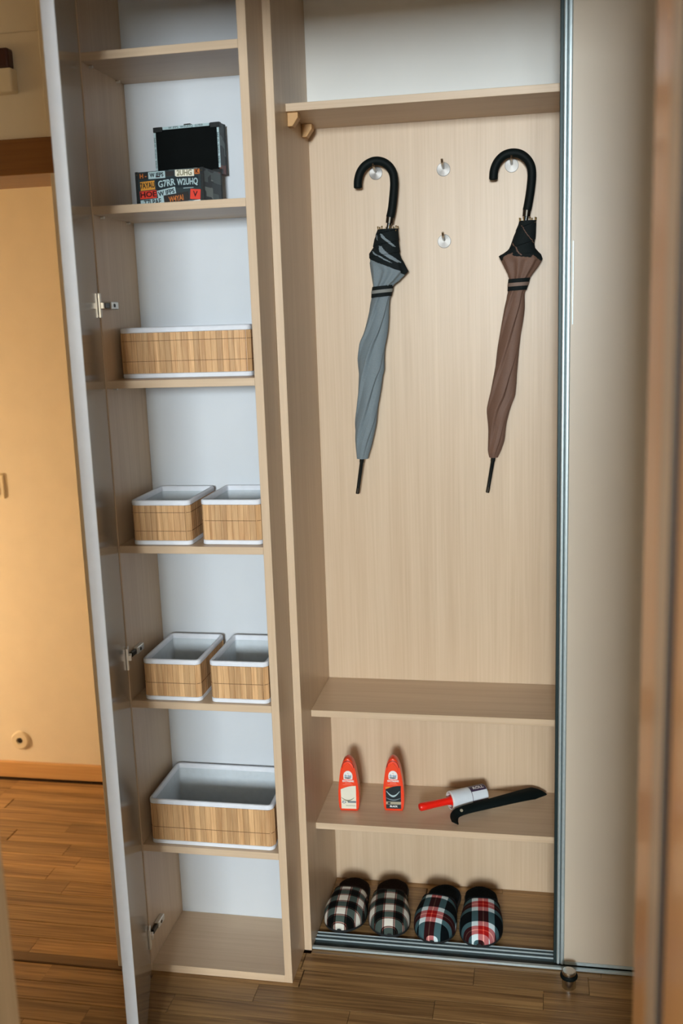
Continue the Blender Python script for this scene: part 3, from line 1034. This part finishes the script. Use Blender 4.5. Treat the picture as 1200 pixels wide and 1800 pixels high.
X = lambda f: 0.006 + f * (CW - 0.012)
Zf = lambda f: 0.001 + f * (CH - 0.002)
r_ = math.radians
plate(X(0), X(1), Zf(0), Zf(1), 'teal_print')
plate(X(0.01), X(0.16), Zf(0.80), Zf(0.98), 'dark', 'H -', 'orange_print', 0.013, 0, lift=0.0003)
plate(X(0.17), X(0.44), Zf(0.80), Zf(0.995), 'paleb_print', 'W IFPS', 'navy_print', 0.0125, 0, lift=0.0004, sx=0.9)
plate(X(0.29), X(0.36), Zf(0.83), Zf(0.87), 'maroon', lift=0.0008)
plate(X(0.45), X(0.58), Zf(0.84), Zf(0.97), 'dark', lift=0.0004)
plate(X(0.60), X(0.90), Zf(0.80), Zf(0.99), 'cream_print', '2UHG', 'olive_print', 0.0165, r_(2), lift=0.0004, sx=0.85)
plate(X(0.91), X(0.99), Zf(0.84), Zf(0.98), 'orange_print', 'K', 'maroon', 0.012, 0, lift=0.0005)
plate(X(0.03), X(0.265), Zf(0.49), Zf(0.74), 'yellow_print', '7AYAU', 'dark', 0.017, r_(-2), lift=0.0004, sx=0.68)
plate(X(0.29), X(0.62), Zf(0.48), Zf(0.80), 'navy_print', 'G7RR', 'paleb_print', 0.0200, r_(-5), lift=0.0005, sx=0.86)
plate(X(0.62), X(0.965), Zf(0.49), Zf(0.79), 'navy_print', 'W2UHQ', 'paleb_print', 0.0190, r_(1), lift=0.0006, sx=0.70)
plate(X(0.72), X(0.88), Zf(0.465), Zf(0.48), 'paleb_print', lift=0.0008)
plate(X(0.015), X(0.285), Zf(0.25), Zf(0.47), 'red_print', 'HOE', 'maroon', 0.0165, r_(-1), lift=0.0005, sx=1.2)
plate(X(0.30), X(0.595), Zf(0.27), Zf(0.49), 'paleb_print', 'W IFPS', 'navy_print', 0.0135, r_(-8), lift=0.0007)
plate(X(0.40), X(0.80), Zf(0.04), Zf(0.34), 'dark', 'W4YAI', 'orange_print', 0.0165, r_(-5), lift=0.0011, sx=0.72)
plate(X(0.825), X(0.985), Zf(0.14), Zf(0.42), 'red_print', 'V', 'maroon', 0.0165, r_(6), lift=0.0008)
plate(X(0.02), X(0.41), Zf(0.035), Zf(0.23), 'paleb_print', 'T7LPAE', 'navy_print', 0.0165, r_(-3), lift=0.0008, sx=0.80)
plate(X(0.60), X(0.98), Zf(0.03), Zf(0.10), 'white_print', 'W IFPS', 'grey_print', 0.009, r_(-3), lift=0.0013)
# print on the lid's rim
pz = CH + LH - 0.0035
p = prism('plate_print', [(0.024, CH + LH - 0.0058), (CW - 0.024, CH + LH - 0.0058), (CW - 0.024, CH + LH + 0.0003), (0.024, CH + LH + 0.0003)], CD - 0.0004, CD + 0.0008, M['paleb_print'], lid)
lettering('W IFPS  W2UHQ  G7RR', 0.0068, (CW / 2, CD - 0.0008, CH + LH - 0.0027), M['navy_print'], p, sx=1.25)
for x0, x1 in ((0.0002, 0.0052), (CW - 0.0052, CW - 0.0002)):
    p = prism('plate_print', [(x0, CH + 0.013), (x1, CH + 0.013), (x1, CH + LH - 0.011), (x0, CH + LH - 0.011)], CD - 0.0004, CD + 0.0008, M['paleb_print'], lid)
    lettering('G7RR  W4YAI  W IFPS', 0.0055, ((x0 + x1) / 2, CD - 0.0008, CH + LH / 2), M['navy_print'], p, rot=(math.pi / 2, -math.pi / 2, 0), sx=1.3)

# ------------------------------------------------------------------ shoe-care bottles
def bottle(x, y, label, variant, rz):
    r = empty('shoe_polish_bottle', (x, y, 0.3090), label, 'bottle', 'red shoe-care bottles on the shelf', rz)
    prof = [(0.0, 0.0235), (0.004, 0.0262), (0.03, 0.0282), (0.055, 0.0282), (0.08, 0.0262), (0.10, 0.0235), (0.12, 0.0202), (0.132, 0.0170), (0.142, 0.0132), (0.149, 0.0092), (0.1525, 0.0055), (0.1535, 0.0025)]
    zc = 0.124
    def half(z):
        for a, b in zip(prof, prof[1:]):
            if a[0] <= z <= b[0]:
                return a[1] + (b[1] - a[1]) * (z - a[0]) / (b[0] - a[0])
        return prof[-1][1]
    def outline(z0, z1, inset=0.0, n=26):
        rgt = [(half(z0 + (z1 - z0) * i / n) - inset, z0 + (z1 - z0) * i / n) for i in range(n + 1)]
        return rgt + [(-a, b) for a, b in rgt[::-1]]
    prism('bottle_body', outline(0.0, 0.1535), -0.0140, 0.0140, M['red'], r, 0.0042, 3, True)
    # raised front panel with an arched head
    n = 20
    pan = []
    for i in range(n + 1):
        z = 0.010 + (0.1400 - 0.010) * i / n
        pan.append((max(0.0012, (half(z) - 0.0060) * (1 if z < 0.12 else math.sqrt(max(0.0, 1 - ((z - 0.12) / 0.0205) ** 2)))), z))
    prism('front_panel', pan + [(-a, b) for a, b in pan[::-1]], -0.0152, -0.0130, M['red_cap'], r, 0.0006, 1, True)
    # cap seam
    bm = bmesh.new()
    pts = [Vector(((half(0.128) - 0.002) * math.cos(a), -0.0142, 0.127 + 0.019 * math.sin(a))) for a in [math.pi * k / 16 for k in range(17)]]
    add_tube(bm, pts, 0.0008, 8)
    bm_obj('cap_seam', bm, M['maroon'], r, smooth=True)
    yf = -0.0153
    def lab(o, mat, par, lift=0.0, nm='label_print'):
        return prism(nm, o, yf - 0.0003 - lift, yf + 0.0004, M[mat], par)
    badge = [(0.0125 * math.cos(a), 0.1030 + 0.0155 * math.sin(a)) for a in [math.pi * k / 14 for k in range(15)]] + [(-0.0118, 0.0935), (0.0118, 0.0935)]
    bd = lab(badge, 'white_print', r)
    lab([(-0.0012, 0.1100), (0.0012, 0.1100), (0.0, 0.1125)], 'red_print', bd, 0.0003)
    lettering('Erdal', 0.0085, (0, yf - 0.0005, 0.1035), M['blue_print'], bd, sx=1.05, bold=0.0002)
    lab([(-0.0098, 0.0992), (0.0098, 0.0992), (0.006, 0.0968), (0, 0.0958), (-0.0095, 0.0972)], 'navy_print', bd, 0.0003)
    lettering('EXTREME', 0.0068, (0, yf - 0.0003, 0.0885), M['white_print'], r, sx=1.08, bold=0.0003)
    lab([(-0.0085, 0.0812), (0.0085, 0.0812), (0.0085, 0.0834), (-0.0085, 0.0834)], 'pink', r)
    lab([(-0.0150, 0.0772), (0.0120, 0.0772), (0.0120, 0.0784), (-0.0150, 0.0784)], 'pink', r)
    base_m = 'cream_print' if variant == 'clear' else 'navy_print'
    img = [(-0.0205, 0.008), (0.0200, 0.008), (0.0205, 0.0750), (0.010, 0.0745), (0.0, 0.0725), (-0.010, 0.0690), (-0.0212, 0.0640)]
    im = lab(img, base_m, r)
    def arc(x0, x1, zc_, dz, h, mat, lift):
        up = [(x0 + (x1 - x0) * k / 12, zc_ - dz * math.sin(math.pi * k / 12)) for k in range(13)]
        dn = [(a, b - h * math.sin(math.pi * (0.12 + 0.76 * k / 12))) for k, (a, b) in enumerate(up)]
        return lab(up + dn[::-1], mat, im, lift)
    if variant == 'clear':
        arc(-0.0200, 0.0150, 0.0410, 0.008, 0.0030, 'olive_print', 0.0003)
        lab([(-0.003, 0.0255), (0.0198, 0.0255), (0.0198, 0.0310), (-0.003, 0.0300)], 'grey_print', im, 0.0003)
        lab([(-0.0185, 0.0250), (-0.0130, 0.0230), (-0.0065, 0.0260), (-0.0100, 0.0300), (-0.0165, 0.0310)], 'grey_print', im, 0.0002)
        lab([(-0.0165, 0.0262), (-0.0120, 0.0250), (-0.0090, 0.0272), (-0.0130, 0.0292)], 'white_print', im, 0.0004)
        lab([(-0.008, 0.0160), (0.0185, 0.0160), (0.0185, 0.0176), (-0.008, 0.0176)], 'beige_print', im, 0.0002)
    else:
        arc(-0.0190, 0.0170, 0.0600, 0.013, 0.0052, 'paleb_print', 0.0003)
        arc(-0.0200, 0.0190, 0.0400, 0.005, 0.0036, 'grey_print', 0.0003)
        lab([(-0.0202, 0.0205), (0.0200, 0.0205), (0.0200, 0.0285), (-0.0202, 0.0285)], 'beige_print', im, 0.0002)
        lab([(-0.0165, 0.0225), (-0.0115, 0.0212), (-0.0070, 0.0245), (-0.0110, 0.0275), (-0.0155, 0.0265)], 'navy_print', im, 0.0004)
        lettering('BLACK', 0.0066, (0.0, yf - 0.0005, 0.0148), M['white_print'], im, bold=0.0003)
        lab([(-0.0212, 0.0660), (-0.009, 0.0695), (-0.009, 0.0722), (-0.0212, 0.0700)], 'yellow_print', im, 0.0003)
    return r

bottle(0.0775, 0.1930, 'orange-red shoe-care bottle with a pale cream picture label', 'clear', 0.05)
bottle(0.1985, 0.2070, 'orange-red shoe-care bottle with a dark picture label', 'black', 0.05)

# ------------------------------------------------------------------ lint roller
ZS = 0.3087
lr = empty('lint_roller', (0.3945, 0.2470, ZS + 0.0263), 'lint roller with red handle and white paper roll on shelf', 'lint roller', None, math.radians(31))
R0 = 0.0258
rev('paper_roll', [(R0 - 0.003, -0.050), (R0, -0.050), (R0, 0.004), (R0 - 0.0004, 0.004), (R0 - 0.0004, 0.052), (R0 - 0.004, 0.052), (R0 - 0.004, -0.049)], M['paper'], lr, 40, 'x', cap=False)
slv = rev('label_sleeve', [(R0 - 0.0003, 0.0045), (R0 + 0.0003, 0.0045), (R0 + 0.0003, 0.0510), (R0 - 0.0003, 0.0510)], M['purple'], lr, 40, 'x', cap=False)
# pale stripe on the sleeve, facing the front
bm = bmesh.new()
for a0, a1 in ((math.radians(182), math.radians(128)),):
    k = 12
    ra = [bm.verts.new((0.0055, (R0 + 0.0006) * math.cos(a0 + (a1 - a0) * i / k), -(R0 + 0.0006) * math.sin(a0 + (a1 - a0) * i / k) * -1)) for i in range(k + 1)]
    rb = [bm.verts.new((0.0505, (R0 + 0.0006) * math.cos(a0 + (a1 - a0) * i / k), -(R0 + 0.0006) * math.sin(a0 + (a1 - a0) * i / k) * -1)) for i in range(k + 1)]
    for i in range(k):
        bm.faces.new((ra[i], ra[i + 1], rb[i + 1], rb[i]))
bm_obj('sleeve_stripe', bm, M['paper'], slv, smooth=True)
def on_roll(body, size, x, phi):
    # phi: elevation of the spot above the horizontal on the front side
    y, z = -(R0 + 0.0009) * math.cos(phi), (R0 + 0.0009) * math.sin(phi)
    lettering(body, size, (x, y, z), M['white_print'], slv, rot=(math.pi / 2 - phi, 0, 0))
on_roll('ROLL', 0.0135, 0.029, math.radians(74))
hd = bmesh.new()
add_rev(hd, [(0.004, -0.1440), (0.0088, -0.1430), (0.0108, -0.1390), (0.0108, -0.128), (0.0098, -0.100), (0.0098, -0.062), (0.0120, -0.050), (0.0125, -0.046), (0.018, -0.045), (0.018, -0.040), (0.006, -0.039), (0.006, 0.048)], 28, 'x')
bm_obj('handle', hd, M['red2'], lr, smooth=True, angle=0.8)
rev('roll_core', [(0.0215, -0.0525), (0.0245, -0.0525), (0.0245, -0.047), (0.0195, -0.047), (0.0195, -0.0525)], M['white_print'], lr, 32, 'x', cap=False)

# ------------------------------------------------------------------ shoehorn
sho = empty('shoehorn', (0.3741, 0.140, ZS), 'long black plastic shoehorn lying beside the lint roller', 'shoehorn')
so = Vector((0.3741, 0.140, ZS))
cpts = [(0.3700, 0.1340, ZS + 0.0060), (0.3665, 0.1460, ZS + 0.0110), (0.3680, 0.1600, ZS + 0.0150), (0.3780, 0.1740, ZS + 0.0180), (0.4050, 0.1920, ZS + 0.0210), (0.4620, 0.2240, ZS + 0.0240), (0.5230, 0.2650, ZS + 0.0240), (0.5720, 0.3050, ZS + 0.0190), (0.6050, 0.3260, ZS + 0.0130)]
wid = [0.0115, 0.0118, 0.0118, 0.0120, 0.0125, 0.0135, 0.0155, 0.0175, 0.0175]
cp = catmull([Vector(p) - so for p in cpts], 8)
bm = bmesh.new()
rings = []
NC = 8
for i, p in enumerate(cp):
    f = i / 8
    a = min(int(f), len(wid) - 2)
    w = wid[a] + (wid[a + 1] - wid[a]) * (f - a)
    if f > 7.2:
        w = 0.0175
    t = (cp[min(i + 1, len(cp) - 1)] - cp[max(i - 1, 0)]).normalized()
    side = t.cross(Vector((0, 0, 1))).normalized()          # to the right of travel = toward the viewer
    up = side.cross(t).normalized()
    tilt = math.radians(38)
    sd = side * math.cos(tilt) - up * math.sin(tilt)
    nu = up * math.cos(tilt) + side * math.sin(tilt)
    top, bot = [], []
    for k in range(NC + 1):
        q0 = -1 + max(0.0, (f - 7.05) / 0.95) * 1.45
        g_end = max(0.0, (f - 7.05) / 0.95)
        q1 = 1 - 0.45 * g_end
        q = q0 + (q1 - q0) * k / NC
        bow = -0.32 * w * q * q * min(1, f / 5) * (1 - g_end)
        top.append(bm.verts.new(p + sd * (w * q) + nu * (bow + 0.0016)))
        bot.append(bm.verts.new(p + sd * (w * q) + nu * (bow - 0.0016)))
    rings.append(top + bot[::-1])
for a, b in zip(rings, rings[1:]):
    n = len(a)
    for k in range(n):
        j = (k + 1) % n
        bm.faces.new((a[k], a[j], b[j], b[k]))
bm.faces.new(rings[0][::-1])
bm.faces.new(rings[-1])
zmin = min(v.co.z for v in bm.verts)
for v in bm.verts: v.co.z -= zmin - 0.0003
bm_obj('blade', bm, M['black'], sho, smooth=True, angle=0.7)
# the hanging hole near the hooked end
hp_ = cp[26]
t = (cp[27] - cp[25]).normalized()
side = t.cross(Vector((0, 0, 1))).normalized()
up = side.cross(t).normalized()
nu = up * math.cos(math.radians(38)) + side * math.sin(math.radians(38))
h_ = rev('hanging_hole', [(0.0042, 0.0), (0.0042, 0.0006), (0.0022, 0.0008)], M['beige_print'], sho, 16, 'z', hp_ + nu * 0.0017 - Vector((0, 0, zmin - 0.0003)), nu.to_track_quat('Z', 'X').to_euler())

# ------------------------------------------------------------------ slippers
def slipper(toe, heel, mat, inmat, label, group, side, uo, vo, seed=0):
    toe, heel = Vector(toe + (0,)), Vector(heel + (0,))
    Ln = (toe - heel).length
    d = (toe - heel).normalized()
    rz = math.atan2(d.y, d.x) - math.pi / 2          # local +y runs from the heel to the toe
    r = empty('slipper', heel + Vector((0, 0, 0.0003 if heel.y > 0.2 else 0)), label, 'slipper', group, rz)
    r.rotation_euler = (math.radians(2.1), 0, rz)
    def half(s):       # half width, s = 0 heel .. 1 toe
        w = 0.0412 + 0.0137 * math.exp(-((s - 0.72) / 0.27) ** 2) + 0.002 * math.exp(-((s - 0.15) / 0.15) ** 2)
        if s < 0.17: w *= math.sqrt(max(0.0, 1 - ((0.17 - s) / 0.17) ** 2))
        if s > 0.66: w *= max(0.0, 1 - ((s - 0.66) / 0.34) ** 3.4) ** 0.5
        return w
    def bend(s):       # the sole curves inward towards the big toe
        return side * 0.006 * math.sin(math.pi * s) - side * 0.004 * s
    n = 44
    def loop(z, g):
        L_, R_ = [], []
        for i in range(n + 1):
            s = 0.5 - 0.5 * math.cos(math.pi * i / n)
            y = s * Ln
            y2 = Ln / 2 + (y - Ln / 2) * (1 + 2 * g / Ln)
            w = max(half(s) + g * (1 if 0.02 < s < 0.98 else 0.3), 0.0004)
            R_.append((bend(s) + w, y2, z))
            L_.append((bend(s) - w, y2, z))
        return R_ + L_[::-1][1:-1]
    bm = bmesh.new()
    ring_loft(bm, [loop(0.0, 0.000), loop(0.002, 0.0022), loop(0.011, 0.0030), loop(0.0131, 0.0010)], True, True)
    bm_obj('sole', bm, M['sole'], r, smooth=True, angle=0.7)
    # padded insole with a soft raised rim round the heel
    bm = bmesh.new()
    ring_loft(bm, [loop(0.0132, -0.001), loop(0.021, 0.0005), loop(0.026, -0.004), loop(0.023, -0.012), loop(0.020, -0.022)], True, True)
    bm_obj('insole', bm, M[inmat], r, smooth=True, angle=1.2)
    # upper
    bm = bmesh.new()
    uvl = bm.loops.layers.uv.new('UVMap')
    ny, na = 34, 32
    s0 = 0.53
    H = 0.056
    grid, uvs = [], []
    for i in range(ny + 1):
        row, urow = [], []
        for k in range(na + 1):
            ph = math.pi * k / na
            cphi = math.cos(ph)
            wing = 0.085 * abs(cphi) ** 2.0
            ss0 = s0 - wing
            q = i / ny
            s = ss0 + (1.0 - ss0) * (1 - (1 - q) ** 1.35)
            w = max(half(min(s, 0.9995)) + 0.003, 0.004)
            tt = max(0.0, (s - s0)) / (1 - s0)
            h = H * (1 - 0.18 * tt) * math.sqrt(max(0.0, 1 - tt ** 4.2)) + 0.004
            sp = abs(math.sin(ph)) ** 0.72
            xx = bend(s) + w * math.copysign(abs(cphi) ** 0.85, cphi)
            yy = s * Ln + 0.005 * tt
            zz = 0.010 + h * sp
            row.append(bm.verts.new((xx, yy, zz)))
            urow.append((xx + uo + 0.7 * math.copysign(max(0, abs(xx) - 0.036), xx), (Ln - yy) - 0.75 * (H + 0.004) * (1 - (h - 0.004) / H) + vo))
        grid.append(row)
        uvs.append(urow)
    for i in range(ny):
        for k in range(na):
            f = bm.faces.new((grid[i][k], grid[i][k + 1], grid[i + 1][k + 1], grid[i + 1][k]))
            for lp_, (a, b) in zip(f.loops, ((i, k), (i, k + 1), (i + 1, k + 1), (i + 1, k))):
                lp_[uvl].uv = uvs[a][b]
    bmesh.ops.remove_doubles(bm, verts=bm.verts, dist=0.00005)
    o = bm_obj('upper', bm, M[mat], r, smooth=True, angle=1.4)
    md = o.modifiers.new('thickness', 'SOLIDIFY')
    md.thickness = 0.005
    md.offset = -1
    o['label'] = 'plaid cloth upper'
    # fleece binding round the opening
    bm = bmesh.new()
    pts = []
    for k in range(na + 1):
        ph = math.pi * k / na
        cphi = math.cos(ph)
        s = s0 - 0.085 * abs(cphi) ** 2
        w = half(s) + 0.001
        pts.append(Vector((bend(s) + w * math.copysign(abs(cphi) ** 0.85, cphi), s * Ln - 0.001, 0.010 + (H + 0.002) * abs(math.sin(ph)) ** 0.72)))
    add_tube(bm, pts, 0.0035, 10, Vector((0, 1, 0.3)))
    bm_obj('opening_binding', bm, M[inmat], r, smooth=True, angle=1.2)
    return r

G1, G2 = 'black and white plaid slippers', 'navy and red plaid slippers'
slipper((0.0645, 0.0730), (0.0635, 0.3190), 'plaid_bw', 'insole_brown', 'black and white plaid slipper beside the side panel', G1, -1, 0.008, 0.004)
slipper((0.1930, 0.0690), (0.1760, 0.3260), 'plaid_bw', 'insole_brown', 'black and white plaid slipper next to the navy and red pair', G1, 1, 0.012, 0.028)
slipper((0.3080, 0.0560), (0.3325, 0.3160), 'plaid_red', 'insole_navy', 'navy and red plaid slipper next to the black and white pair', G2, 1, -0.005, -0.035)
slipper((0.4375, 0.0560), (0.4235, 0.3190), 'plaid_red', 'insole_navy', 'navy and red plaid slipper at right end of the row', G2, -1, 0.008, 0.010)

# ------------------------------------------------------------------ door stop on the floor
ds = empty('door_stop', (0.658, -0.054, 0.0003), 'round steel door stop with black rubber ring on floor', 'door stop')
rev('stop_body', [(0.0165, 0.0), (0.0170, 0.001), (0.0170, 0.0255), (0.0150, 0.026), (0.0150, 0.034), (0.0170, 0.0345), (0.0172, 0.0415), (0.0150, 0.0440), (0.0006, 0.0450)], M['steel'], ds, 40)
rev('rubber_ring', [(0.0152, 0.0245), (0.0190, 0.0250), (0.0212, 0.0280), (0.0212, 0.0320), (0.0190, 0.0350), (0.0152, 0.0352)], M['black'], ds, 40, cap=False)

# ------------------------------------------------------------------ things in the side room and over its doorway
bx = empty('door_chime', (-0.585, -0.1252, 2.185), 'small wall box with dark top and cream lower half', 'chime box')
bm = bmesh.new()
add_box(bm, (-0.045, -0.030, -0.046), (0.040, 0, 0.004), 0.004, 2)
bm_obj('lower_cover', bm, M['ivory'], bx)
bm = bmesh.new()
add_box(bm, (-0.043, -0.027, 0.004), (0.0345, 0, 0.046), 0.005, 2)
bm_obj('upper_cover', bm, M['maroon'], bx)

vr = empty('wall_valve', (-1.277, FAR - 0.0002, 0.1455), 'round white wall valve disc above baseboard in side room', 'wall valve')
rev('valve_rose', [(0.0345, 0.0), (0.0345, -0.006), (0.0300, -0.011), (0.0130, -0.012), (0.0110, -0.006), (0.0020, -0.004)], M['ivory'], vr, 36, 'y')
rev('valve_hole', [(0.0095, -0.0055), (0.0095, -0.0085), (0.0055, -0.0125), (0.0010, -0.0125)], M['steel_dark'], vr, 20, 'y')

sw = empty('light_switch', (-1.285, FAR - 0.0002, 1.091), 'ivory light switch on peach wall at left edge', 'light switch')
bm = bmesh.new()
add_box(bm, (-0.044, -0.009, -0.043), (0.045, 0, 0.043), 0.003, 2)
bm_obj('switch_frame', bm, M['ivory'], sw)
bm = bmesh.new()
add_box(bm, (-0.030, -0.0125, -0.030), (0.030, -0.0092, 0.030), 0.002, 1)
bm_obj('switch_rocker', bm, M['ivory'], sw)
